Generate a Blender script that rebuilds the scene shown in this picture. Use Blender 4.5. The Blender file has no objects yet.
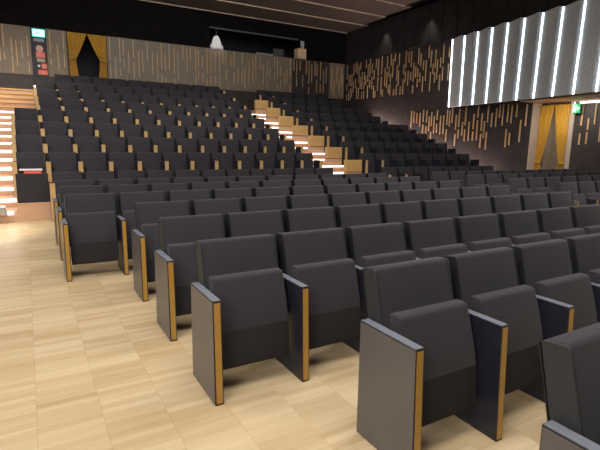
import bpy, bmesh, math, random
from mathutils import Vector, Matrix
random.seed(7)
S = bpy.context.scene
C = S.collection
PI = math.pi

# ------------------------------------------------------------------ materials
def new_mat(name):
    m = bpy.data.materials.new(name); m.use_nodes = True
    nt = m.node_tree; b = nt.nodes['Principled BSDF']
    return m, nt, b
def plain(name, col, rough=0.5, noise=0.06, scale=30.0, spec=0.5, metallic=0.0, stretch=None, sheen=0.0, bump=0.0):
    m, nt, b = new_mat(name)
    N = nt.nodes; L = nt.links
    tc = N.new('ShaderNodeTexCoord')
    mp = N.new('ShaderNodeMapping'); L.new(tc.outputs['Object'], mp.inputs['Vector'])
    if stretch: mp.inputs['Scale'].default_value = stretch
    nz = N.new('ShaderNodeTexNoise'); nz.inputs['Scale'].default_value = scale; nz.inputs['Detail'].default_value = 4
    L.new(mp.outputs['Vector'], nz.inputs['Vector'])
    rp = N.new('ShaderNodeValToRGB')
    a = [max(0, c*(1-noise*2)) for c in col]; d = [min(1, c*(1+noise*2)) for c in col]
    rp.color_ramp.elements[0].position = 0.3; rp.color_ramp.elements[1].position = 0.7
    rp.color_ramp.elements[0].color = (*a, 1); rp.color_ramp.elements[1].color = (*d, 1)
    L.new(nz.outputs['Fac'], rp.inputs['Fac']); L.new(rp.outputs['Color'], b.inputs['Base Color'])
    b.inputs['Roughness'].default_value = rough
    b.inputs['Metallic'].default_value = metallic
    b.inputs['Specular IOR Level'].default_value = spec
    if sheen:
        b.inputs['Sheen Weight'].default_value = sheen; b.inputs['Sheen Roughness'].default_value = 0.5
    if bump:
        bp = N.new('ShaderNodeBump'); bp.inputs['Strength'].default_value = bump; bp.inputs['Distance'].default_value = 0.002
        L.new(nz.outputs['Fac'], bp.inputs['Height']); L.new(bp.outputs['Normal'], b.inputs['Normal'])
    return m
def emit(name, col, strength):
    m, nt, b = new_mat(name)
    b.inputs['Base Color'].default_value = (*col, 1)
    b.inputs['Emission Color'].default_value = (*col, 1)
    b.inputs['Emission Strength'].default_value = strength
    return m
def parquet(name, light, dark, cell_x, cell_y, rough=0.35, axis='xy', line=0.55):
    """strips of wood laid side by side in columns of one length"""
    m, nt, b = new_mat(name); N = nt.nodes; L = nt.links
    tc = N.new('ShaderNodeTexCoord'); sp = N.new('ShaderNodeSeparateXYZ'); L.new(tc.outputs['Object'], sp.inputs[0])
    def mt(op, a, bb=None, c=None):
        n = N.new('ShaderNodeMath'); n.operation = op
        for i, v in enumerate((a, bb, c)):
            if v is None: continue
            if isinstance(v, (int, float)): n.inputs[i].default_value = v
            else: L.new(v, n.inputs[i])
        return n.outputs[0]
    X = sp.outputs['XYZ'.index(axis[0].upper())]; Y = sp.outputs['XYZ'.index(axis[1].upper())]
    xs = mt('DIVIDE', mt('ADD', X, 30.0 - 0.02), cell_x)
    ci = mt('FLOOR', xs); fx = mt('FRACT', xs)
    wn0 = N.new('ShaderNodeTexWhiteNoise'); wn0.noise_dimensions = '1D'; L.new(ci, wn0.inputs['W'])
    ys = mt('ADD', mt('DIVIDE', mt('ADD', Y, 40.0), cell_y), mt('MULTIPLY', wn0.outputs['Value'], 3.0))
    ri = mt('FLOOR', ys); fy = mt('FRACT', ys)
    cb = N.new('ShaderNodeCombineXYZ'); L.new(ci, cb.inputs[0]); L.new(ri, cb.inputs[1])
    wn = N.new('ShaderNodeTexWhiteNoise'); wn.noise_dimensions = '3D'; L.new(cb.outputs[0], wn.inputs['Vector'])
    # groups of strips share a tone
    gi = mt('FLOOR', mt('DIVIDE', ys, 3.4))
    cb2 = N.new('ShaderNodeCombineXYZ'); L.new(ci, cb2.inputs[0]); L.new(gi, cb2.inputs[1]); cb2.inputs[2].default_value = 5
    wn2 = N.new('ShaderNodeTexWhiteNoise'); wn2.noise_dimensions = '3D'; L.new(cb2.outputs[0], wn2.inputs['Vector'])
    # grain
    cg = N.new('ShaderNodeCombineXYZ')
    L.new(mt('ADD', mt('MULTIPLY', X, 2.5), mt('MULTIPLY', wn.outputs['Value'], 50)), cg.inputs[0]); L.new(mt('MULTIPLY', Y, 45.0), cg.inputs[1])
    nz = N.new('ShaderNodeTexNoise'); nz.inputs['Scale'].default_value = 1.0; nz.inputs['Detail'].default_value = 5; L.new(cg.outputs[0], nz.inputs['Vector'])
    f = mt('ADD', mt('MULTIPLY', wn.outputs['Value'], 0.38), mt('ADD', mt('MULTIPLY', wn2.outputs['Value'], 0.25), mt('MULTIPLY', nz.outputs['Fac'], 0.42)))
    rp = N.new('ShaderNodeValToRGB'); L.new(f, rp.inputs['Fac'])
    rp.color_ramp.elements[0].position = 0.12; rp.color_ramp.elements[1].position = 0.85
    rp.color_ramp.elements[0].color = (*dark, 1); rp.color_ramp.elements[1].color = (*light, 1)
    gx = mt('LESS_THAN', mt('MINIMUM', fx, mt('SUBTRACT', 1.0, fx)), 0.0045)
    gy = mt('LESS_THAN', mt('MINIMUM', fy, mt('SUBTRACT', 1.0, fy)), 0.012)
    g = mt('MULTIPLY', mt('MAXIMUM', gx, mt('MULTIPLY', gy, 0.7)), line)
    mx = N.new('ShaderNodeMix'); mx.data_type = 'RGBA'
    L.new(g, mx.inputs[0]); L.new(rp.outputs['Color'], mx.inputs[6]); mx.inputs[7].default_value = (dark[0]*.45, dark[1]*.4, dark[2]*.35, 1)
    L.new(mx.outputs[2], b.inputs['Base Color'])
    b.inputs['Roughness'].default_value = rough
    return m

M = {}
M['floor'] = parquet('oak_parquet', (0.60, 0.475, 0.295), (0.405, 0.285, 0.145), 0.315, 0.05, 0.40, 'xy', 0.35)
M['step_wood'] = parquet('warm_oak', (0.64, 0.40, 0.25), (0.50, 0.29, 0.165), 0.9, 0.12, 0.4, 'xz', 0.35)
M['cab_wood'] = parquet('cabinet_oak', (0.68, 0.45, 0.19), (0.56, 0.34, 0.12), 0.9, 0.16, 0.4, 'xz', 0.3)
M['platform'] = parquet('platform_oak', (0.42, 0.24, 0.09), (0.30, 0.15, 0.05), 0.9, 0.09, 0.4)
M['fabric'] = plain('charcoal_fabric', (0.0345, 0.0315, 0.0365), 0.85, 0.07, 220, 0.22, sheen=0.10, bump=0.25)
M['laminate'] = plain('grey_laminate', (0.017, 0.0175, 0.028), 0.35, 0.03, 60, 0.5)  # shade on the inner panels is put into this dark colour
M['arm_top'] = plain('arm_top_laminate', (0.17, 0.185, 0.22), 0.25, 0.03, 60, 0.5)  # laminate lightened: reflected ceiling light put into the colour
M['end_skin'] = plain('end_skin_laminate', (0.112, 0.104, 0.103), 0.35, 0.02, 8, 0.5)  # same panels painted lighter, for the light on their outer faces
M['side'] = plain('back_side_grey', (0.024, 0.027, 0.031), 0.6, 0.05, 60)
M['shell'] = plain('back_shell_black', (0.006, 0.006, 0.007), 0.7, 0.05, 60)  # black stands for the shade in the slots between chair backs
M['pan'] = plain('seat_pan_black', (0.0235, 0.021, 0.0235), 0.9, 0.05, 60, 0.3)  # seat darkened: shade on its lower half put into the colour
M['arm_oak'] = plain('pale_arm_oak', (0.56, 0.37, 0.16), 0.45, 0.08, 40, 0.4, stretch=(8, 8, 0.6))
M['edge'] = plain('dark_edge', (0.035, 0.033, 0.034), 0.4, 0.03, 60)
M['gold'] = plain('gold_veneer', (0.42, 0.235, 0.045), 0.38, 0.08, 40, 0.5, stretch=(8, 8, 0.6))
M['black_panel'] = plain('black_panel', (0.016, 0.016, 0.019), 0.55, 0.06, 12)
M['black_wall'] = plain('black_wall', (0.008, 0.007, 0.0075), 0.85, 0.12, 3, 0.08)
M['charcoal_board'] = plain('charcoal_board', (0.034, 0.030, 0.032), 0.7, 0.12, 3, 0.2)
M['dark_wall'] = plain('dark_brown_wall', (0.050, 0.041, 0.041), 0.5, 0.10, 4, 0.4)
M['taupe'] = plain('taupe_panel', (0.235, 0.195, 0.145), 0.55, 0.07, 6, 0.4, stretch=(6, 6, 0.5))
M['slat'] = plain('oak_slat', (0.62, 0.42, 0.22), 0.45, 0.10, 25, stretch=(6, 6, 1))
M['ceiling'] = plain('brown_ceiling', (0.155, 0.125, 0.105), 0.6, 0.05, 4, 0.3)
M['ceil_trim'] = plain('cream_ceiling_trim', (0.75, 0.62, 0.48), 0.5, 0.04, 8)
M['mustard'] = plain('mustard_velvet', (0.56, 0.31, 0.035), 0.8, 0.10, 20, 0.2, sheen=0.3)
M['jamb'] = plain('cream_jamb', (0.50, 0.42, 0.34), 0.6, 0.04, 8)
M['wood_soffit'] = plain('wood_soffit', (0.46, 0.30, 0.19), 0.5, 0.06, 10, stretch=(1, 8, 1))
M['felt'] = plain('grey_felt', (0.52, 0.56, 0.585), 0.9, 0.05, 14, 0.2)
M['white_cloth'] = plain('white_cloth', (0.80, 0.80, 0.80), 0.7, 0.05, 14)
M['white'] = plain('white_plastic', (0.75, 0.75, 0.75), 0.4, 0.02, 14)
M['grey'] = plain('grey_plastic', (0.10, 0.105, 0.12), 0.5, 0.04, 14)
M['pale_grey'] = plain('pale_grey_metal', (0.36, 0.36, 0.36), 0.4, 0.06, 14)
M['red'] = plain('red_sign', (0.80, 0.14, 0.09), 0.45, 0.04, 14)
M['pink'] = plain('pink_disc', (0.62, 0.36, 0.33), 0.45, 0.04, 14)
M['beige'] = plain('beige_plate', (0.42, 0.36, 0.26), 0.45, 0.08, 14)
M['lilac'] = plain('lilac_plate', (0.30, 0.29, 0.42), 0.45, 0.08, 14)
M['green_body'] = plain('green_sign', (0.01, 0.22, 0.09), 0.45, 0.05, 14)
M['tan_wood'] = plain('tan_wood', (0.80, 0.60, 0.38), 0.5, 0.08, 14, stretch=(6, 1, 1))
M['blue_card'] = plain('pale_blue_card', (0.42, 0.46, 0.56), 0.6, 0.05, 14)
M['navy'] = plain('booth_navy', (0.010, 0.013, 0.022), 0.6, 0.05, 6)
M['room_brown'] = plain('passage_brown', (0.30, 0.25, 0.19), 0.6, 0.06, 6)
M['led'] = emit('step_led', (1.0, 0.90, 0.86), 3.2)
M['led_cool'] = emit('cool_led', (0.86, 0.94, 1.0), 6.5)
M['led_side'] = emit('side_led', (1.0, 0.80, 0.76), 22.0)
M['exit_glow'] = emit('exit_glow', (0.05, 0.75, 0.52), 1.0)
M['exit_white'] = emit('exit_white', (0.62, 1.0, 0.90), 1.5)
M['green_glow'] = emit('green_glow', (0.005, 0.30, 0.10), 1.0)
M['green_white'] = emit('green_white', (0.45, 0.95, 0.65), 1.0)
M['spot_led'] = emit('small_spot', (1.0, 0.95, 0.9), 3.0)

# ------------------------------------------------------------------ mesh helpers
def link(name, bm, mat, parent=None, smooth=False):
    me = bpy.data.meshes.new(name)
    bmesh.ops.recalc_face_normals(bm, faces=bm.faces)
    bm.to_mesh(me); bm.free()
    for m in (mat if isinstance(mat, (list, tuple)) else [mat]): me.materials.append(m)
    if smooth:
        for p in me.polygons: p.use_smooth = True
    o = bpy.data.objects.new(name, me); C.objects.link(o)
    if parent: o.parent = parent
    return o
def box(bm, x0, x1, y0, y1, z0, z1, bevel=0.0, seg=2):
    vs = [bm.verts.new((x, y, z)) for x in (x0, x1) for y in (y0, y1) for z in (z0, z1)]
    fs = [(0,1,3,2),(4,6,7,5),(0,4,5,1),(2,3,7,6),(0,2,6,4),(1,5,7,3)]
    F = [bm.faces.new([vs[i] for i in f]) for f in fs]
    if bevel:
        es = list({e for f in F for e in f.edges})
        bmesh.ops.bevel(bm, geom=es, offset=bevel, segments=seg, affect='EDGES', profile=0.5)
def bx(*a, **k):
    bm = bmesh.new(); box(bm, *a, **k); return bm
def prism(bm, prof, x0, x1, bevel=0.0, seg=3):
    """closed (y,z) profile extruded along x"""
    A = [bm.verts.new((x0, y, z)) for y, z in prof]; B = [bm.verts.new((x1, y, z)) for y, z in prof]
    n = len(prof)
    for i in range(n): bm.faces.new((A[i], A[(i+1) % n], B[(i+1) % n], B[i]))
    fa = bm.faces.new(A); fb = bm.faces.new(B[::-1])
    bmesh.ops.recalc_face_normals(bm, faces=bm.faces)
    if bevel:
        es = list(set(fa.edges) | set(fb.edges))
        bmesh.ops.bevel(bm, geom=es, offset=bevel, segments=seg, affect='EDGES', profile=0.5)
def quadprism(bm, pts, z0, z1):
    A = [bm.verts.new((x, y, z0)) for x, y in pts]; B = [bm.verts.new((x, y, z1)) for x, y in pts]
    n = len(pts)
    for i in range(n): bm.faces.new((A[i], A[(i+1) % n], B[(i+1) % n], B[i]))
    bm.faces.new(A[::-1]); bm.faces.new(B)
def smooth_by_angle(o, deg=40):
    me = o.data
    for p in me.polygons: p.use_smooth = True
    me.set_sharp_from_angle(angle=math.radians(deg))
def tag(o, label=None, cat=None, group=None, kind=None):
    if label: o['label'] = label
    if cat: o['category'] = cat
    if group: o['group'] = group
    if kind: o['kind'] = kind
    return o
def empty(name, loc=(0, 0, 0)):
    o = bpy.data.objects.new(name, None); C.objects.link(o); o.location = loc; o.empty_display_size = 0.1
    return o
def struct(name, bm, mat, parent=None):
    o = link(name, bm, mat, parent)
    if not parent: o['kind'] = 'structure'
    return o
ORD = ['first', 'second', 'third', 'fourth', 'fifth', 'sixth', 'seventh', 'eighth', 'ninth', 'tenth', 'eleventh', 'twelfth', 'thirteenth', 'fourteenth', 'fifteenth', 'sixteenth']

# ------------------------------------------------------------------ measured layout
X0, SP, T, YA, P = 0.8225, 0.5716, 0.0505, 1.3775, 0.985
SKEW = 0.0052
H, LEN = 0.612, 0.392
def row_y(k): return YA + k*P
RY = [row_y(8.13 + n) for n in range(9)]               # H row (0) and the eight raked rows
def F(n): return 0.0 if n == 0 else 0.335 + 0.33*(n-1)    # platform heights
XL, XA0, XA1, XR = -0.21, 6.72, 8.10, 13.30              # left wing edge, centre aisle, right wall
YB = 18.80                                               # back wall
def plat_front(n): return RY[n] - 0.45

# ------------------------------------------------------------------ floor, platforms, stairs
struct('floor', bx(-6, 16, -6, 9.93, -0.12, 0.0), M['floor'])
# raked platforms: one solid step after another (structure)
for n in range(1, 9):
    y0 = plat_front(n); y1 = plat_front(n+1) if n < 8 else YB
    bm = bmesh.new()
    left = 0.362
    box(bm, left, XA0 - 0.02, y0, y1, -0.1, F(n))
    box(bm, XA1 + 0.02, XR, y0, y1, -0.1, F(n))
    o = struct('raked_platform', bm, [M['step_wood']])
# wing platform beside the left stairs (rows 1-4)
for n in range(1, 5):
    y0 = 9.53 if n == 1 else plat_front(n); y1 = plat_front(n+1)
    struct('wing_platform', bx(XL, 0.3615, y0, y1, -0.1, F(n)), M['step_wood'])
def top(j): return 0.205 + 0.1645*j
NL = 18
steps_bm = bmesh.new()
for j in range(NL):
    xr = XL - 0.002 if j <= 9 else 0.36
    y0 = 9.53 + 0.4925*j; y1 = y0 + 0.4925 if j < NL-1 else YB
    if j > 9 or True:
        box(steps_bm, -4.0, XL - 0.002, y0, y1, -0.1, top(j))
    if j >= 9:
        box(steps_bm, XL - 0.001, 0.361, max(y0, plat_front(5)+0.001), y1, -0.1, top(j)) if y1 > plat_front(5)+0.05 else None
struct('stairs_left', steps_bm, M['step_wood'])
nb = bmesh.new()
for j in range(13, NL):
    y0 = 9.53 + 0.4925*j; box(nb, -4.0, 0.36, y0-0.03, y0-0.001, top(j)-0.045, top(j)-0.003)
struct('trim_15', nb, M['cab_wood'])
cst = bmesh.new()
NC = 16
for j in range(NC):
    y0 = plat_front(1) + 0.4925*(j-1); y1 = y0 + 0.4925 if j < NC-1 else YB
    if j == 0: y0 = 9.45
    box(cst, XA0 - 0.018, XA1 + 0.018, y0, y1, -0.1, 0.17 + 0.165*j)
struct('stairs_center', cst, M['step_wood'])
# light strips under the step noses
for j in range(13):
    y0 = 9.53 + 0.4925*j
    x0 = -1.9 if j else -0.355
    x1 = XL - 0.012 if j else -0.27
    zz = top(j)
    o = link('step_light', bx(x0, x1, y0-0.034, y0-0.002, zz-0.058 if j < 7 else zz-0.040, zz-0.004), M['led'])
    tag(o, 'white light strip on the nose of the %s wooden step of the left stairs' % ORD[j], 'light strip', 'left stair light strips')
for j in range(3, 15):
    y0 = plat_front(1) + 0.4925*(j-1)
    zz = 0.17 + 0.165*j
    o = link('step_light', bx(XA0 + 0.02, XA1 - 0.02, y0-0.034, y0-0.002, zz-0.042, zz-0.004), M['led'])
    tag(o, 'white light strip on the %s lit step of the centre aisle stairs' % ORD[j-3], 'light strip', 'centre aisle light strips')
# small lights on the right ends of the raked rows
for n in range(1, 8):
    o = link('side_light', bx(12.90, 13.26, RY[n]-0.1, RY[n]+0.35, F(n)+0.01, F(n)+0.05), M['led_side'])
    tag(o, 'low light strip at the right wall end of the %s raked row' % ORD[n-1], 'light strip', 'right wall end light strips')
# little grey box on the left stairs
t = empty('floor_socket_box', (-0.45, 9.50, 0.145))
link('housing', bx(-0.30, 0.07, -0.07, 0.022, 0.0, 0.13, bevel=0.012), M['pale_grey'], t)
link('lid', bx(-0.31, 0.08, -0.08, 0.022, 0.1305, 0.165, bevel=0.008), M['white'], t)
link('green_face', bx(-0.27, 0.0, -0.074, -0.0705, 0.03, 0.10), M['beige'], t)
tag(t, 'small pale grey box on the lowest left step beside a white light', 'box')

# ------------------------------------------------------------------ chairs
def round_profile(pts, rad, seg=4):
    """round the corners of a closed profile; rad is a list of radii"""
    out = []; n = len(pts)
    for i in range(n):
        p = Vector(pts[i]); a = Vector(pts[i-1]) - p; b = Vector(pts[(i+1) % n]) - p
        r = rad[i]
        if r <= 0: out.append(tuple(p)); continue
        q0 = p + a.normalized()*min(r, a.length*.45); q1 = p + b.normalized()*min(r, b.length*.45)
        for s in range(seg+1):
            u = s/seg
            q = q0*(1-u)**2 + p*2*u*(1-u) + q1*u*u
            out.append((q.x, q.y))
    return out
def panel_mesh(h):
    bm = bmesh.new()
    prof = [(-0.028, 0.0), (LEN-0.004, 0.0), (LEN, h), (0.0, h)]
    prism(bm, prof, 0.0, T, bevel=0.0025, seg=2)
    return bm
def strip_mesh(h):
    bm = bmesh.new()
    def yy(z): return -0.028*(1 - z/h)
    z0, z1 = 0.011, h-0.010
    prof = [(yy(z0)-0.0022, z0), (yy(z0)+0.004, z0), (yy(z1)+0.004, z1), (yy(z1)-0.0022, z1)]
    prism(bm, prof, 0.0065, T-0.0065)
    return bm
BACK = [(0.372, 0.880), (0.455, 0.868), (0.335, 0.36), (0.215, 0.36), (0.300, 0.62)]
def back_mesh():
    prof = round_profile(BACK, [0.026, 0.022, 0.02, 0.02, 0.12], 5)
    bm = bmesh.new(); prism(bm, prof, T+0.010, SP-0.010, bevel=0.007, seg=3); return bm
def sides_gap_shade_mesh(x0=0.0015):
    """dark plates on both sides of the backrest and behind it"""
    pts = [(0.362, 0.876), (0.459, 0.866), (0.339, 0.355), (0.225, 0.355), (0.296, 0.62)]
    prof = round_profile(pts, [0.02, 0.02, 0.01, 0.01, 0.1], 4)
    bm = bmesh.new()
    prism(bm, prof, T+0.002, T+0.0098, bevel=0.002, seg=1); prism(bm, prof, SP-0.0098, SP-0.002, bevel=0.002, seg=1)
    rear = [(0.4605, 0.855), (0.466, 0.853), (0.347, 0.365), (0.3415, 0.367)]
    nf = len(bm.faces)
    prism(bm, rear, x0, SP-0.0015)
    bm.faces.ensure_lookup_table()
    for f in bm.faces:
        if max(abs(v.co.x - x0) for v in f.verts) < 1e-5 or max(abs(v.co.x - (SP-0.0015)) for v in f.verts) < 1e-5 or (max(v.co.x for v in f.verts) - min(v.co.x for v in f.verts)) > 0.3: f.material_index = 1
    return bm
def seat_mesh():
    pts = [(0.190, 0.684), (0.262, 0.684), (0.205, 0.375), (0.1010, 0.375), (0.120, 0.47)]
    prof = round_profile(pts, [0.024, 0.016, 0.0, 0.0, 0.09], 5)
    bm = bmesh.new(); prism(bm, prof, T+0.018, SP-0.034, bevel=0.008, seg=3); return bm
def shaded_seat_mesh():
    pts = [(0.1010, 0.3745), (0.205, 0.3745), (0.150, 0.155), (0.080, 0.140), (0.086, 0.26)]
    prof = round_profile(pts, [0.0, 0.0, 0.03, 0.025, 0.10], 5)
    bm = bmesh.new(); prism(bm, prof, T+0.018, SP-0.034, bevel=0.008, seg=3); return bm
def hinge_mesh(x0, x1, y, z):
    bm = bmesh.new(); box(bm, x0, x1, y-0.02, y+0.02, z-0.02, z+0.02, bevel=0.004); return bm
# raked rows: broad timber arm fronts, seat and backrest folded into one plane
RT0, RT1, RH = -0.020, 0.068, 0.690
def rback_mesh():
    pts = [(0.352, 0.868), (0.425, 0.858), (0.392, 0.7045), (0.316, 0.7045), (0.326, 0.75)]
    prof = round_profile(pts, [0.016, 0.02, 0.01, 0.004, 0.05], 4)
    bm = bmesh.new(); prism(bm, prof, 0.060, SP-0.024, bevel=0.006, seg=2); return bm
def rgap_shade_mesh(x0=RT0+0.0015):
    bm = bmesh.new(); prism(bm, [(0.4275, 0.845), (0.434, 0.843), (0.405, 0.45), (0.398, 0.45)], x0, SP+RT0-0.0015); return bm
def rseat_mesh():
    pts = [(0.314, 0.703), (0.345, 0.703), (0.32, 0.20), (0.26, 0.17), (0.262, 0.30)]
    prof = round_profile(pts, [0.004, 0.01, 0.02, 0.02, 0.08], 4)
    bm = bmesh.new(); prism(bm, prof, RT1+0.004, SP+RT0-0.004, bevel=0.006, seg=2); return bm
def rpanel_mesh():
    bm = bmesh.new(); box(bm, RT0, RT1, 0.0, 0.30, 0.0, RH, bevel=0.003); return bm
def rstrip_mesh():
    bm = bmesh.new(); box(bm, RT0+0.002, RT1-0.002, -0.005, -0.0003, 0.012, RH-0.004); return bm

chair_count = 0
def proto():
    t = empty('theatre_chair')
    b = link('backrest', back_mesh(), M['fabric'], t); smooth_by_angle(b, 50)
    q = link('back_shell', sides_gap_shade_mesh(), [M['side'], M['shell']], b); q['label'] = 'dark side and rear shell'
    s_ = link('seat', seat_mesh(), M['fabric'], t); smooth_by_angle(s_, 50)
    q = link('seat_pan', shaded_seat_mesh(), M['pan'], s_); smooth_by_angle(q, 50); q['label'] = 'black underside of the folded seat'
    p = link('side_panel', panel_mesh(H), M['laminate'], t)
    g = link('front_strip', strip_mesh(H), M['gold'], p); g['label'] = 'gold coloured front edge strip'
    g = link('arm_top', bx(0.002, T-0.002, 0.003, LEN-0.004, H+0.0002, H+0.003), M['arm_top'], p); g['label'] = 'blue grey laminate arm top'
    return t
def rproto():
    t = empty('theatre_chair')
    b = link('backrest', rback_mesh(), M['fabric'], t); smooth_by_angle(b, 50)
    q = link('back_shell', rgap_shade_mesh(), M['shell'], b); q['label'] = 'dark rear shell'  # back_shell here is only the black sheet standing for shade
    s_ = link('seat', rseat_mesh(), M['fabric'], t); smooth_by_angle(s_, 50)
    p = link('side_panel', rpanel_mesh(), M['laminate'], t)
    g = link('front_strip', rstrip_mesh(), M['arm_oak'], p); g['label'] = 'pale oak arm front'
    return t
flat_proto = proto()
rake_proto = rproto()
bm = bmesh.new()
prism(bm, [(-0.022, 0.006), (LEN-0.008, 0.006), (LEN-0.005, H-0.006), (-0.001, H-0.006)], -0.0022, -0.0002)
LIT_END = None
def mesh_only(bm, mat):
    o = link('end_shell', bm, mat); me = o.data; bpy.data.objects.remove(o); return me
DARK_STRIP = mesh_only(rstrip_mesh(), M['laminate'])
SIDES_GAP_SHADE_END = mesh_only(sides_gap_shade_mesh(T+0.0005), [M['side'], M['shell']])
RGAP_SHADE_END = mesh_only(rgap_shade_mesh(0.060), M['shell'])
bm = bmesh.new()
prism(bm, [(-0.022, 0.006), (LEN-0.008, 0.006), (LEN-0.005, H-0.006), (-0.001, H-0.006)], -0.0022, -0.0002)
LIT_END = link('end_skin', bm, M['end_skin']); LIT_END['label'] = 'lighter grey outer face of the end panel'
C.objects.unlink(LIT_END)
SIDES_GAP_SHADE = [g for k in flat_proto.children for g in k.children if g.name.startswith('back_shell')][0].data
RGAP_SHADE = [g for k in rake_proto.children for g in k.children if g.name.startswith('back_shell')][0].data
SIDES_GAP_SHADE.materials[0] = M['shell']  # inner side plates blackened too, as shade in the slots
used = set()
def copy_chair(src, loc, label, group, last=False, lit_end=False, aisle=False, dark=False, low=1.0):
    global chair_count
    chair_count += 1
    first = src.name not in used
    if first:
        used.add(src.name); r = src
        kids = [k for k in src.children]
    else:
        r = src.copy(); C.objects.link(r); kids = []
        for ch in list(src.children):
            if ch.get('extra'): continue
            c = ch.copy(); C.objects.link(c); c.parent = r; kids.append(c)
            for g in ch.children:
                if g.get('extra'): continue
                d = g.copy(); C.objects.link(d); d.parent = c
                if d.name.startswith('back_shell'): d.data = SIDES_GAP_SHADE if src is flat_proto else RGAP_SHADE
    r.location = loc
    tag(r, label, 'chair', group)
    if low < 1.0:
        for k in r.children:
            if k.name.startswith('side_panel'): k.scale = (1, 1, low)
    if dark:
        for k in r.children:
            for g in k.children:
                if g.name.startswith('front_strip'): g.data = DARK_STRIP; g['label'] = 'dark arm front'
    if aisle:
        sh = [g for k in r.children for g in k.children if g.name.startswith('back_shell')][0]
        sh.data = SIDES_GAP_SHADE_END if src is flat_proto else RGAP_SHADE_END
    if lit_end:
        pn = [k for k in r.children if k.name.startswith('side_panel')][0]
        e = LIT_END.copy(); C.objects.link(e); e.parent = pn
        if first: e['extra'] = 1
    if last:
        pl = [k for k in src.children if k.name.startswith('side_panel') and not k.get('extra')][0]
        c = pl.copy(); C.objects.link(c); c.parent = r; c.location = (SP, 0, 0)
        if first: c['extra'] = 1
        for g in pl.children:
            if g.get('extra'): continue
            d = g.copy(); C.objects.link(d); d.parent = c
            if dark and d.name.startswith('front_strip'): d.data = DARK_STRIP
    return r
# projection only used to leave out chairs wholly outside the frame
CR = Vector((0.8653663447306746, -0.5008229703885847, 0.0178168947526215))
CU = Vector((0.07260969551833163, 0.16048047651104258, 0.9843646929748772))
CW = Vector((0.495851713241173, 0.8505423969385322, -0.17523900674749934))
CAM = Vector((0, 0, 1.4904)); FPX = 467.1
def in_view(x, y, z):
    best = 1e9
    for dx in (0, SP):
        for dz in (0, .9):
            d = Vector((x+dx, y+.35, z+dz)) - CAM; w = d.dot(CW)
            if w < 0.1: continue
            best = min(best, 300 + FPX*d.dot(CR)/w)
    return best < 612
def chair_row(src, y, z, xstart, cols, where, rowtxt, group, dark=False, low=1.0):
    pl = [(i, xstart + c*SP) for i, c in enumerate(cols)]
    pl = [(i, x) for i, x in pl if in_view(x, y, z)]
    n = len(cols)
    for i, x in pl:
        copy_chair(src, (x, y, z), 'charcoal tip-up chair, %s from the %s, %s' % (ORD[i], where, rowtxt), group, last=(i == n-1 or (i, x) == pl[-1]), lit_end=(i == 0 and src is flat_proto), aisle=(i == 0), dark=(dark and i > 1), low=low)
def sk(k): return SKEW*k
FL = {-1: range(1, 10), 0: range(1, 10), 1: range(0, 10), 2: range(0, 10), 3: range(0, 10), 4: range(-1, 10), 5: range(-1, 10), 6: range(-1, 10)}
for k in range(-1, 7):
    chair_row(flat_proto, row_y(k), 0.0, X0 + sk(k) - (0.02 if k < 0 else 0), FL[k], 'left aisle', '%s flat-floor row from the camera' % ORD[k+1], 'flat floor chairs, %s row' % ORD[k+1])
for k in range(1, 7):
    chair_row(flat_proto, row_y(k), 0.0, 7.83, range(10), 'right aisle', '%s row of right floor block' % ORD[k-1], 'right floor block chairs, %s row' % ORD[k-1])
for n in range(0, 9):
    xs = 0.905
    if n == 0: cols = range(-1, 10)
    elif n <= 4: cols = range(-2, 10)
    elif n < 8: cols = range(-1, 10)
    else: cols = range(0, 10)
    rt = 'front row before left raked steps' if n == 0 else '%s left raked row' % ORD[n-1]
    chair_row(rake_proto, RY[n], F(n), xs, cols, 'left stairs', rt, 'left block, ' + rt, low=1.0 if n < 5 else {5: 0.96, 6: 0.90, 7: 0.86, 8: 0.84}[n])
    cols = range({0: 8, 1: 8, 2: 8, 3: 8, 4: 8, 5: 7, 6: 7, 7: 6, 8: 6}[n])
    rt = 'front row before right raked steps' if n == 0 else '%s right raked row' % ORD[n-1]
    chair_row(rake_proto, RY[n], F(n), 8.13, cols, 'centre stairs', rt, 'right block, ' + rt, dark=True, low=1.0 if n < 5 else 0.92)
print('CHAIRS', chair_count)

# wooden cabinets standing in the centre aisle beside the end chairs of the right raked block
for n in range(1, 8):
    t = empty('end_cabinet', (7.54, RY[n]+0.10, F(n)))
    link('body', bx(0.0, 0.53, 0.0, 0.13, 0.372, 0.69, bevel=0.004), M['cab_wood'], t)
    link('shadow_gap', bx(0.01, 0.52, 0.02, 0.12, 0.3555, 0.3715), M['black_panel'], t)
    link('base', bx(0.0, 0.53, 0.0, 0.13, 0.0, 0.355, bevel=0.003), M['step_wood'], t)
    tag(t, 'wooden cabinet beside the aisle end chair of the %s right raked row' % ORD[n-1], 'cabinet', 'wooden cabinets in the centre aisle')
# black partition at the foot of the wing, with a red and white box on it
t = empty('partition_panel', (0.04, 9.62, F(1)))
link('board', bx(-0.235, 0.27, -0.05, 0.05, 0.0, 0.515, bevel=0.006), M['fabric'], t)
tag(t, 'black upholstered partition standing on the wooden platform beside left stairs', 'partition')
t = empty('storage_box', (0.06, 9.62, F(1)+0.515))
link('carton', bx(-0.12, 0.15, -0.04, 0.10, 0.0, 0.052, bevel=0.004), M['red'], t)
link('lid', bx(-0.19, 0.17, -0.045, 0.11, 0.0525, 0.078, bevel=0.008), M['white'], t)
tag(t, 'flat red box with white lid on top of the black partition', 'box')

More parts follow.
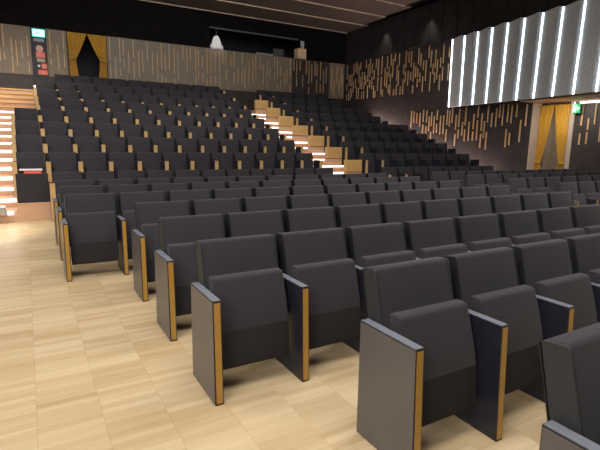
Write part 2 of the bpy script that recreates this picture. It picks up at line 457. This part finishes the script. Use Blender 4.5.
# ------------------------------------------------------------------ walls
TOPZ = 6.6
PZ0, PZ1 = 3.55, 5.10
DX0, DX1 = 1.50, 2.76
bm = bmesh.new()
box(bm, -4.0, DX0, YB, YB+0.3, -0.1, PZ1); box(bm, DX1, XR+0.3, YB, YB+0.3, -0.1, PZ1)
box(bm, DX0, DX1, YB, YB+0.3, -0.1, F(8)); 
struct('wall_back', bm, M['dark_wall'])
bm = bmesh.new()
BX0, BX1, BZ = 6.64, 11.02, 5.93
box(bm, -4.0, BX0, YB, YB+0.3, PZ1, TOPZ); box(bm, BX1, XR+0.3, YB, YB+0.3, PZ1, TOPZ); box(bm, BX0, BX1, YB, YB+0.3, BZ, TOPZ)
struct('wall_back_upper', bm, M['black_wall'])
# passage behind the curtained doorway
bm = bmesh.new()
box(bm, DX0-0.6, DX1+0.6, YB+1.6, YB+1.7, 2.0, 5.3); box(bm, DX0-0.7, DX0-0.6, YB+0.3, YB+1.7, 2.0, 5.3); box(bm, DX1+0.6, DX1+0.7, YB+0.3, YB+1.7, 2.0, 5.3); box(bm, DX0-0.7, DX1+0.7, YB+0.3, YB+1.7, 2.2, F(8)); box(bm, DX0-0.7, DX1+0.7, YB+0.3, YB+1.7, 5.12, 5.3)
struct('trim_1', bm, M['navy'])
# projection booth
bm = bmesh.new()
box(bm, BX0-0.3, BX1+0.3, YB+2.2, YB+2.3, 4.6, 6.4); box(bm, BX0-0.3, BX1+0.3, YB+0.3, YB+2.2, 4.9, 5.10); box(bm, BX0-0.3, BX1+0.3, YB+0.3, YB+2.2, 6.3, 6.4)
box(bm, BX0-0.4, BX0-0.3, YB+0.3, YB+2.3, 4.6, 6.4); box(bm, BX1+0.3, BX1+0.4, YB+0.3, YB+2.3, 4.6, 6.4)
struct('wall_booth', bm, M['navy'])
struct('window_1', bx(BX0, BX1-0.3, YB-0.02, YB+0.05, BZ-0.06, BZ+0.0), M['grey'])

def slats(name, parent, place, zlist_fn, positions, w=0.042, d=0.022):
    bm = bmesh.new()
    for q in positions:
        for z0, z1 in zlist_fn(q):
            place(bm, q, z0, z1, w, d)
    return link(name, bm, M['slat'], parent)
def back_zs(q):
    out = []; ztop = PZ1 - random.choice([0.02, 0.05, 0.15, 0.35, 0.6])*random.uniform(.6, 1.2)
    l = random.uniform(0.45, 1.0); out.append((max(ztop-l, PZ0+.1), ztop))
    if random.random() < 0.6:
        z2 = ztop - l - random.uniform(0.05, 0.25); l2 = random.uniform(0.2, 0.6)
        if z2 - PZ0 > 0.25: out.append((max(z2-l2, PZ0+.05), z2))
    return out
def place_back(bm, q, z0, z1, w, d): box(bm, q-w/2, q+w/2, YB-0.03-d, YB-0.0305, z0, z1)
def slat_panel(name, x0, x1, mat, label, sp=0.165):
    t = empty(name, (0, 0, 0)); t['kind'] = 'structure'
    bm = bmesh.new(); x = x0
    while x < x1 - 0.05:
        xe = min(x + 1.18, x1)
        if x1 - xe < 0.3: xe = x1
        box(bm, x+0.004, xe-0.004, YB-0.03, YB-0.002, PZ0, PZ1-0.003); x = xe
    link('panel', bm, mat, t)
    n = int((x1-x0)/sp)
    slats('slats', t, place_back, back_zs, [x0 + (i+0.5)*(x1-x0)/n + random.uniform(-.03, .03) for i in range(n)], 0.028)
    return t
slat_panel('trim_2', -4.0, 0.40, M['taupe'], '')
slat_panel('trim_3', 0.86, DX0-0.02, M['taupe'], '')
slat_panel('trim_4', DX1+0.02, 10.4, M['taupe'], '')
slat_panel('trim_5', 10.4, 12.25, M['dark_wall'], '', 0.15)
# flush door at the corner
t = empty('door_1'); t['kind'] = 'structure'
link('leaf', bx(12.36, 13.16, YB-0.09, YB-0.002, 3.5, PZ1-0.01, bevel=0.004), M['taupe'], t)
bm = bmesh.new()
for x, z0, z1 in ((12.45, 3.9, 4.9), (12.58, 3.6, 4.3), (12.74, 4.2, 5.0), (12.87, 3.75, 4.4), (13.0, 4.1, 4.9), (13.08, 3.6, 4.6)):
    box(bm, x-.018, x+.018, YB-0.112, YB-0.0905, z0, z1)
link('slats', bm, M['slat'], t)

# right wall
VY = 9.02                                                 # where the wall steps back to the doorway
struct('wall_right', bx(XR, XR+0.75, VY, YB+0.3, -0.1, TOPZ), M['dark_wall'])
WX = 13.65
bm = bmesh.new()
ddy0, ddy1, ddz = 8.05, 8.97, 2.71
box(bm, WX, WX+0.3, -6.0, ddy0, -0.1, 2.76); box(bm, WX, WX+0.3, ddy1, VY-0.001, -0.1, 2.76); box(bm, WX, WX+0.3, ddy0, ddy1, ddz, 2.76)
struct('wall_right_front', bm, M['dark_wall'])
struct('wall_right_upper', bx(XR, XR+0.75, -6.0, VY-0.001, 2.79, TOPZ), M['black_wall'])
struct('trim_16', bx(WX-0.03, WX-0.001, ddy0-0.13, ddy0-0.001, -0.1, 2.76), M['jamb'])
struct('trim_6', bx(XR-0.012, WX, VY-0.055, VY-0.001, -0.1, 2.76), M['jamb'])
bm = bmesh.new(); quadprism(bm, [(12.62, VY-0.01), (WX, VY-0.01), (WX, -0.5), (11.4, 4.0), (12.16, 6.9)], 2.762, 2.787)
struct('trim_7', bm, M['wood_soffit'])
# black panels high on the right wall
t = empty('trim_8'); t['kind'] = 'structure'
bm = bmesh.new(); y = YB - 0.02
while y > 5.5:
    box(bm, XR-0.05, XR-0.002, y-0.645, y-0.012, 5.15, 6.58, bevel=0.006, seg=1); y -= 0.66
link('panel', bm, M['charcoal_board'], t)
# slats on the right wall
def place_right(bm, q, z0, z1, w, d): box(bm, XR-d-0.002, XR-0.002, q-w/2, q+w/2, z0, z1)
def up_zs(q):
    out = []; z = 5.10 - random.choice([0, 0.05, 0.2, 0.5])
    lo = 3.45 if q > 12.4 else 3.4
    while z > lo + .25:
        l = random.uniform(0.3, 0.75)
        if random.random() < 0.8: out.append((max(z-l, lo), z))
        z -= l + random.uniform(0.05, 0.35)
        if len(out) >= 2 and random.random() < .6: break
    return out
t = empty('trim_9'); t['kind'] = 'structure'
ys = []; y = 18.65
while y > 12.25: ys.append(y); y -= random.uniform(0.10, 0.16)
slats('slats', t, place_right, up_zs, ys, 0.036)
def low_zs(q):
    out = []; z = 2.78 - random.choice([0, 0, 0.04, 0.1, 0.25, 0.5])
    for _ in range(random.choice([1, 2, 2])):
        l = random.uniform(0.3, 0.7)
        if z - l > 1.25: out.append((z-l, z))
        z -= l + random.uniform(0.05, 0.3)
    return out
t = empty('trim_10'); t['kind'] = 'structure'
ys = []; y = 14.2
while y > 9.15: ys.append(y); y -= random.uniform(0.11, 0.19)
slats('slats', t, place_right, low_zs, ys, 0.042)
def place_front(bm, q, z0, z1, w, d): box(bm, WX-d-0.002, WX-0.002, q-w/2, q+w/2, z0, z1)
t = empty('trim_11'); t['kind'] = 'structure'
ys = []; y = 7.85
while y > 5.0: ys.append(y); y -= random.uniform(0.12, 0.2)
slats('slats', t, place_front, low_zs, ys, 0.042)
# room behind the right doorway
bm = bmesh.new()
box(bm, WX+1.5, WX+1.6, ddy0-.6, ddy1+.6, -0.1, 3.0); box(bm, WX+0.3, WX+1.5, ddy1+.5, ddy1+.6, -0.1, 3.0); box(bm, WX+0.3, WX+1.5, ddy0-.6, ddy0-.5, -0.1, 3.0); box(bm, WX+0.3, WX+1.5, ddy0-.6, ddy1+.6, 2.9, 3.0)
struct('trim_12', bm, M['room_brown'])
o = link('cove_light', bx(WX-0.05, WX-0.012, 4.5, 7.95, 2.70, 2.745), M['led']); tag(o, 'thin white cove light under the wooden soffit right of the exit sign', 'light strip')

# other walls, mostly out of frame
struct('wall_left', bx(-4.3, -4.0, -6.0, YB+0.3, -0.1, TOPZ), M['dark_wall'])

# ------------------------------------------------------------------ ceiling
CY = [18.75, 17.16, 15.60, 14.0, 12.42, 10.84, 9.26, 7.68, 6.1, 4.52, 2.94, 1.36, -0.22, -1.8, -3.4, -5.0, -6.0]
CXR = [13.28, 12.97, 12.83, 12.45, 12.3] + [12.0]*12
cl = bmesh.new(); tr = bmesh.new()
for i in range(len(CY)-1):
    y1, y0 = CY[i], CY[i+1]
    box(cl, -4.0, CXR[i], y0+0.02, y1, 6.50, 6.56)
    box(tr, -4.0, CXR[i], y1-0.045, y1+0.0, 6.468, 6.499)
struct('ceiling', cl, M['ceiling'])
struct('trim_13', tr, M['ceil_trim'])
struct('ceiling_upper', bx(-4.3, XR+0.75, -6.0, YB+0.3, 6.7, 6.8), M['black_wall'])

# ------------------------------------------------------------------ lit acoustic box on the right wall
Tl, Tr = Vector((13.06, 12.20)), Vector((12.10, 6.01))
Bl, Br = Vector((13.04, 12.15)), Vector((11.72, 5.85))
NP = 10
zb, zt = 2.79, 5.10
t = empty('light_wall'); tag(t, 'long grey wall box with tilted felt panels lit by white vertical strips', 'lighting panel')
def P3(s, off, z):
    b = Bl.lerp(Br, s); tt = Tl.lerp(Tr, s); f = (z-zb)/(zt-zb)
    p = b.lerp(tt, f); d = (Br-Bl).normalized(); nrm = Vector((-d.y, d.x))          # horizontal normal
    if nrm.x > 0: nrm = -nrm
    q = p + nrm*off
    return Vector((q.x, q.y, z))
for i in range(NP):
    s0, s1 = i/NP, (i+1)/NP
    bm = bmesh.new(); NS = 10
    front = []; rear = []
    for k in range(NS+1):
        u = k/NS; s = s0 + (s1-s0)*(0.025 + 0.965*u)
        off = -0.06 + 0.15*u          # left edge set back, right edge forward
        front.append((P3(s, off, zb), P3(s, off, zt))); rear.append((P3(s, -0.11, zb), P3(s, -0.11, zt)))
    vf = [(bm.verts.new(a), bm.verts.new(b)) for a, b in front]; vr = [(bm.verts.new(a), bm.verts.new(b)) for a, b in rear]
    for k in range(NS):
        bm.faces.new((vf[k][0], vf[k+1][0], vf[k+1][1], vf[k][1])); bm.faces.new((vr[k][0], vr[k][1], vr[k+1][1], vr[k+1][0]))
        bm.faces.new((vf[k][0], vr[k][0], vr[k+1][0], vf[k+1][0])); bm.faces.new((vf[k][1], vf[k+1][1], vr[k+1][1], vr[k][1]))
    bm.faces.new((vf[0][0], vf[0][1], vr[0][1], vr[0][0])); bm.faces.new((vf[-1][0], vr[-1][0], vr[-1][1], vf[-1][1]))
    o = link('felt_panel', bm, M['felt'], t); smooth_by_angle(o, 30)
    # the light strip at the left edge of each panel
    bm = bmesh.new()
    ds = 0.045/5.9
    q = []
    for s, off in ((s0+ds*0.02, -0.10), (s0+ds*0.02, -0.034), (s0+ds*0.14, -0.034), (s0+ds*0.14, -0.10)):
        q.append((bm.verts.new(P3(s, off, zb+.01)), bm.verts.new(P3(s, off, zt-.01))))
    for k in range(4): bm.faces.new((q[k][0], q[(k+1) % 4][0], q[(k+1) % 4][1], q[k][1]))
    bm.faces.new([a for a, b in q]); bm.faces.new([b for a, b in q][::-1])
    o = link('light_strip', bm, M['led_cool'], t); o['label'] = 'white vertical light strip'
bm = bmesh.new()
vs = []
for z in (zb, zt):
    a, b = P3(0, -0.115, z), P3(1, -0.115, z)
    vs.append([bm.verts.new(q) for q in ((a.x, a.y, z), (b.x, b.y, z), (XR-0.06, b.y, z), (XR-0.06, a.y, z))])
for k in range(4): bm.faces.new((vs[0][k], vs[0][(k+1) % 4], vs[1][(k+1) % 4], vs[1][k]))
bm.faces.new(vs[0][::-1]); bm.faces.new(vs[1])
link('casing', bm, M['black_wall'], t)

# ------------------------------------------------------------------ curtains
def curtain(name, origin, along, out, width, z0, z1, side, ztie, label, pleats=7):
    """one half of a tied-back pair. side=+1: hangs from 0 to width; tied toward 0"""
    t = empty(name, origin)
    bm = bmesh.new(); NU, NZ = 56, 40
    A = Vector(along); O = Vector(out)
    grid = []
    for iz in range(NZ+1):
        z = z0 + (z1-z0)*iz/NZ
        if z >= ztie:
            f = (z-ztie)/(z1-ztie); w = 0.34 + 0.66*(f**0.85)
            shift = 0.03*(1-f)
        else:
            f = (ztie-z)/(ztie-z0); w = 0.34 + 0.16*min(1, f*1.6); shift = 0.03
        row = []
        for iu in range(NU+1):
            u = iu/NU
            x = width*(shift + (u*w))
            amp = 0.030*(0.6 + 0.4*(1-w))
            d = amp*math.sin(u*pleats*2*PI + 0.5*math.sin(z*3)) + 0.012*math.sin(u*17+z*2)
            p = A*(x*side) + O*(0.05+d); row.append(bm.verts.new((p.x, p.y, z - origin[2])))
        grid.append(row)
    for iz in range(NZ):
        for iu in range(NU): bm.faces.new((grid[iz][iu], grid[iz][iu+1], grid[iz+1][iu+1], grid[iz+1][iu]))
    c = link('drape', bm, M['mustard'], t, smooth=True)
    md = c.modifiers.new('thick', 'SOLIDIFY'); md.thickness = 0.006
    # tie band
    bm = bmesh.new()
    w = width*0.36
    pa = A*(-0.0*side) + O*(-0.0); 
    n = 16; ring = []
    for k in range(n):
        a = 2*PI*k/n
        p = A*(side*(width*0.03 + w/2 + (w/2+0.012)*math.cos(a))) + O*(0.05 + 0.055*math.sin(a))
        ring.append((bm.verts.new((p.x, p.y, ztie-0.035-origin[2])), bm.verts.new((p.x, p.y, ztie+0.035-origin[2]))))
    for k in range(n): bm.faces.new((ring[k][0], ring[(k+1) % n][0], ring[(k+1) % n][1], ring[k][1]))
    b = link('tie_band', bm, M['mustard'], t, smooth=True)
    md = b.modifiers.new('thick', 'SOLIDIFY'); md.thickness = 0.006
    tag(t, label, 'curtain', 'mustard curtains')
    return t
hw = (DX1-DX0)/2
curtain('curtain', (DX0, YB-0.02, 2.66), (1, 0, 0), (0, -1, 0), hw-0.005, 2.66, 5.08, 1, 4.22, 'mustard curtain tied back on the left side of the doorway in the back wall')
curtain('curtain', (DX1, YB-0.02, 2.66), (1, 0, 0), (0, -1, 0), hw-0.005, 2.66, 5.08, -1, 4.22, 'mustard curtain tied back on the right side of the doorway in the back wall')
hw = (ddy1-ddy0)/2
curtain('curtain', (WX-0.01, ddy1, 0.02), (0, -1, 0), (-1, 0, 0), hw-0.005, 0.02, 2.70, 1, 1.0, 'mustard curtain on the left half of the doorway under the green exit sign', 6)
curtain('curtain', (WX-0.01, ddy0, 0.02), (0, -1, 0), (-1, 0, 0), hw-0.005, 0.02, 2.70, -1, 1.0, 'mustard curtain on the right half of the doorway under the green exit sign', 6)

# ------------------------------------------------------------------ signs
def running_man(bm, ox, oz, s, y):
    """little exit pictogram made of flat bars in the xz plane: door frame, figure, arrow"""
    def bar(x0, z0, x1, z1, w):
        a = Vector((x0, z0)); b = Vector((x1, z1)); d = (b-a).normalized(); n = Vector((-d.y, d.x))*w/2
        vs = [a-n, b-n, b+n, a+n]
        A = [bm.verts.new((ox+v.x*s, y, oz+v.y*s)) for v in vs]; B = [bm.verts.new((ox+v.x*s, y-0.004, oz+v.y*s)) for v in vs]
        for i in range(4): bm.faces.new((A[i], A[(i+1) % 4], B[(i+1) % 4], B[i]))
        bm.faces.new(A); bm.faces.new(B[::-1])
    for q in ((-.62,-.5,-.62,.5,.12), (-.62,.46,-.12,.46,.1), (-.12,-.5,-.12,.5,.12),            # doorway
              (-.30,.28,-.42,.28,.14), (-.36,.18,-.36,-.08,.13), (-.36,.12,-.2,.0,.07), (-.36,.12,-.52,.06,.07), (-.36,-.08,-.24,-.4,.09), (-.36,-.08,-.5,-.36,.09),   # figure
              (.12,0,.62,0,.13), (.12,0,.32,.26,.13), (.12,0,.32,-.26,.13)):                          # arrow
        bar(*q)
# black board on the back wall with exit sign and safety plates
struct('trim_14', bx(0.42, 0.84, YB-0.08, YB-0.031, 3.2, 5.02), M['black_panel'])
SY = YB - 0.08
t = empty('exit_sign', (0.64, SY, 4.80))
link('housing', bx(-0.19, 0.19, -0.07, -0.001, -0.01, 0.235, bevel=0.006), M['exit_glow'], t)
link('lit_face', bx(-0.165, 0.165, -0.078, -0.0705, 0.01, 0.21), M['exit_white'], t)
bm = bmesh.new(); running_man(bm, 0, 0.11, 0.15, -0.0785); link('pictogram', bm, M['exit_glow'], t)
tag(t, 'glowing green and white exit sign topping the black board on back wall', 'sign')
o = link('notice_plate', bx(0.48, 0.79, SY-0.014, SY-0.001, 4.645, 4.745), M['lilac']); tag(o, 'small lilac notice plate right below the glowing exit sign', 'sign')
bm = bmesh.new(); bmesh.ops.create_cone(bm, cap_ends=True, segments=24, radius1=0.11, radius2=0.11, depth=0.014, matrix=Matrix.Translation((0.64, SY-0.008, 4.42)) @ Matrix.Rotation(PI/2, 4, 'X'))
o = link('round_sign', bm, M['pink']); tag(o, 'round pinkish disc above the upper red plate on the black board', 'sign')
def plate(name, x0, x1, z0, z1, mat, label, marks=()):
    t = empty(name, ((x0+x1)/2, SY, z0))
    link('plate', bx(x0-(x0+x1)/2, x1-(x0+x1)/2, -0.014, -0.001, 0, z1-z0, bevel=0.002), mat, t)
    if marks:
        bm = bmesh.new()
        for a, b, c, d in marks: box(bm, a, b, -0.018, -0.0145, c, d)
        link('symbol', bm, M['pink'], t)
    tag(t, label, 'sign')
plate('safety_sign', 0.52, 0.79, 4.13, 4.32, M['red'], 'upper red safety plate on the black board, below the round disc', ((-.10, -.03, .04, .15), (.0, .02, .03, .16), (.05, .10, .05, .12)))
plate('safety_sign', 0.54, 0.78, 3.99, 4.105, M['beige'], 'pale beige plate between the red plates on the black board')
bm = bmesh.new(); bmesh.ops.create_cone(bm, cap_ends=True, segments=20, radius1=0.04, radius2=0.04, depth=0.02, matrix=Matrix.Translation((0.585, SY-0.011, 3.86)) @ Matrix.Rotation(PI/2, 4, 'X'))
o = link('call_button', bm, M['white']); tag(o, 'small white round button beside the square red plate on the black board', 'button')
plate('safety_sign', 0.665, 0.83, 3.775, 3.95, M['red'], 'square red safety plate right of the white button on the black board', ((-.05, .0, .03, .14), (.02, .055, .05, .12)))
plate('safety_sign', 0.55, 0.835, 3.58, 3.735, M['red'], 'lowest wide red plate on the black board', ((-.03, .04, .04, .11),))
# green exit sign over the right doorway
t = empty('exit_sign', (13.5, 7.80, 2.42))
link('hanger', bx(-0.012, 0.012, -0.06, 0.06, 0.265, 0.33), M['grey'], t)
link('housing', bx(-0.02, 0.02, -0.105, 0.105, 0.0, 0.265, bevel=0.006), M['green_body'], t)
bm = bmesh.new(); box(bm, -0.026, -0.0205, -0.094, 0.094, 0.015, 0.25); link('lit_face', bm, M['green_glow'], t)
bm = bmesh.new(); running_man(bm, 0, 0.0, 0.27, 0.0)
bmesh.ops.transform(bm, matrix=Matrix.Translation((-0.0265, 0, 0.1325)) @ Matrix.Rotation(-PI/2, 4, 'Z') @ Matrix.Diagonal((0.52, 1, 0.8, 1)), verts=bm.verts)
link('pictogram', bm, M['green_white'], t)
tag(t, 'green exit sign with white running figure hanging right of the right doorway', 'sign')

# ------------------------------------------------------------------ booth contents
t = empty('draped_lamp', (6.96, YB+0.10, 5.10))
bm = bmesh.new(); NU = 40
prof = [(0.0, 0.54), (0.07, 0.525), (0.12, 0.45), (0.17, 0.33), (0.205, 0.22), (0.26, 0.17), (0.29, 0.09), (0.315, 0.0)]
rings = []
for r, z in prof:
    rings.append([bm.verts.new(((r*(1+0.10*math.sin(5*a+z*9)))*math.cos(a) - 0.05*(z < .5)*(0.5-z), 0.5*r*math.sin(a)*(1+0.1*math.sin(7*a)), z)) for a in [2*PI*k/NU for k in range(NU)]] if r > 0 else None)
topv = bm.verts.new((0, 0, 0.54))
for k in range(NU): bm.faces.new((topv, rings[1][k], rings[1][(k+1) % NU]))
for i in range(1, len(prof)-1):
    for k in range(NU): bm.faces.new((rings[i][k], rings[i+1][k], rings[i+1][(k+1) % NU], rings[i][(k+1) % NU]))
bm.faces.new(rings[-1])
link('cloth_cover', bm, M['white_cloth'], t, smooth=True)
bm = bmesh.new(); bmesh.ops.create_cone(bm, cap_ends=True, segments=10, radius1=0.012, radius2=0.012, depth=0.38, matrix=Matrix.Translation((0, 0, 0.72))); link('cord', bm, M['grey'], t)
tag(t, 'white cloth draped over a hanging lamp in the left end of the booth window', 'lamp')
t = empty('control_console', (9.7, YB+0.5, 5.10))
link('body', bx(-0.75, 0.5, -0.10, 0.25, 0.001, 0.10, bevel=0.01), M['grey'], t)
link('screen', bx(0.05, 0.55, 0.0, 0.06, 0.11, 0.42, bevel=0.01), M['grey'], t)
link('tray', bx(-0.85, -0.05, -0.15, -0.105, 0.001, 0.14, bevel=0.006), M['pale_grey'], t)
tag(t, 'dark grey control console with a screen on the booth ledge', 'console')
t = empty('wooden_crate', (10.80, YB-0.05, 5.09))
link('body', bx(-0.21, 0.21, -0.14, 0.20, 0.0, 0.43, bevel=0.006), M['tan_wood'], t)
link('front_board', bx(-0.17, 0.17, -0.150, -0.1405, 0.04, 0.39, bevel=0.003), M['tan_wood'], t)
link('bracket', bx(-0.21, 0.21, -0.14, 0.0, -0.05, -0.0005), M['grey'], t)
tag(t, 'pale wooden crate at the right end of the booth window', 'box')
o = link('paper_card', bx(10.80, 10.98, YB-0.05, YB-0.03, 5.522, 5.86, bevel=0.002), M['blue_card']); tag(o, 'pale blue card standing on top of the wooden crate in the booth', 'card')
# small spots
for (x, y, z, lab) in ((0.40, 17.0, 2.98, 'small white spot light at the top right corner of the left stairs'),):
    t = empty('spot_light', (x, y, z))
    link('lens', bx(-0.05, 0.05, -0.03, 0.0, 0.02, 0.075, bevel=0.01), M['spot_led'], t); link('post', bx(-0.012, 0.012, -0.02, 0.0, -0.15, 0.019), M['grey'], t)
    tag(t, lab, 'light')

# ------------------------------------------------------------------ lights
def area(name, loc, target, size, power, col, sizey=None, spread=None):
    d = bpy.data.lights.new(name, 'AREA'); d.energy = power; d.color = col; d.size = size
    if sizey: d.shape = 'RECTANGLE'; d.size_y = sizey
    if spread: d.spread = spread
    o = bpy.data.objects.new(name, d); C.objects.link(o); o.location = loc
    o.rotation_euler = (Vector(target)-Vector(loc)).to_track_quat('-Z', 'Y').to_euler(); return o
def spot(name, loc, target, power, col, angle, blend=0.5, radius=0.05):
    d = bpy.data.lights.new(name, 'SPOT'); d.energy = power; d.color = col; d.spot_size = math.radians(angle); d.spot_blend = blend; d.shadow_soft_size = radius
    o = bpy.data.objects.new(name, d); C.objects.link(o); o.location = loc
    o.rotation_euler = (Vector(target)-Vector(loc)).to_track_quat('-Z', 'Y').to_euler(); return o
WARM = (1.0, 0.90, 0.78); NEUT = (1.0, 0.95, 0.90)
area('house_light_front', (0.5, 2.0, 6.4), (0.8, 3.0, 0), 6.0, 640, NEUT, 4.0)
area('house_light_left', (-2.2, 6.5, 6.4), (-1.0, 6.5, 0), 3.0, 460, NEUT, 5.0)
area('house_light_mid', (6.5, 4.5, 6.4), (6.5, 5.5, 0), 5.0, 330, NEUT, 3.0, spread=2.2)
area('stage_light', (-3.6, -1.0, 3.6), (1.5, 4.5, 0.3), 3.0, 215, NEUT, 2.0)
area('house_light_rear', (4.0, 12.0, 6.4), (4.0, 15.5, 2.5), 8.0, 460, NEUT, 4.0)
area('stair_light', (-1.2, 15.0, 6.4), (-0.4, 17.0, 2.5), 1.0, 75, WARM, 1.0, spread=1.4)  # unseen fill, added to brighten the upper left steps
spot('floor_spot', (-0.9, 8.3, 6.3), (-0.9, 8.55, 0), 1900, NEUT, 22, 0.8, 0.1)
area('stair_light', (-1.3, 8.7, 6.4), (-1.0, 10.8, 0.6), 1.0, 85, NEUT, 1.0, spread=1.6)  # unseen fill, added because the lower risers came out dark
spot('wall_spot', (12.95, 15.9, 6.4), (13.25, 15.9, 4.0), 50, WARM, 60, 0.8)
spot('wall_spot', (12.95, 13.4, 6.4), (13.25, 13.4, 4.0), 50, WARM, 60, 0.8)
spot('booth_spot', (7.2, 17.6, 6.35), (6.96, 18.9, 5.3), 40, NEUT, 34, 0.6)  # unseen spot, added only to whiten the draped cloth
area('doorway_light', (14.4, 8.5, 2.8), (14.2, 8.5, 0), 0.6, 20, WARM)
area('vestibule_light', (12.9, 8.0, 2.78), (13.6, 8.4, 0.5), 0.8, 45, WARM, 0.8)

w = bpy.data.worlds.new('World'); S.world = w; w.use_nodes = True
w.node_tree.nodes['Background'].inputs[0].default_value = (1.0, 0.95, 0.9, 1); w.node_tree.nodes['Background'].inputs[1].default_value = 0.12

# ------------------------------------------------------------------ camera
cd = bpy.data.cameras.new('Camera'); cam = bpy.data.objects.new('Camera', cd); C.objects.link(cam)
cd.sensor_width = 36.0; cd.sensor_fit = 'HORIZONTAL'; cd.lens = 467.1/600*36.0; cd.clip_start = 0.02; cd.clip_end = 100
Mx = Matrix.Identity(4)
for i in range(3):
    Mx[i][0] = CR[i]; Mx[i][1] = CU[i]; Mx[i][2] = -CW[i]; Mx[i][3] = CAM[i]
cam.matrix_world = Mx
S.camera = cam
S.view_settings.view_transform = 'Standard'; S.view_settings.look = 'None'; S.view_settings.gamma = 1.0
S.view_settings.use_curve_mapping = False
S.view_settings.exposure = 0.0
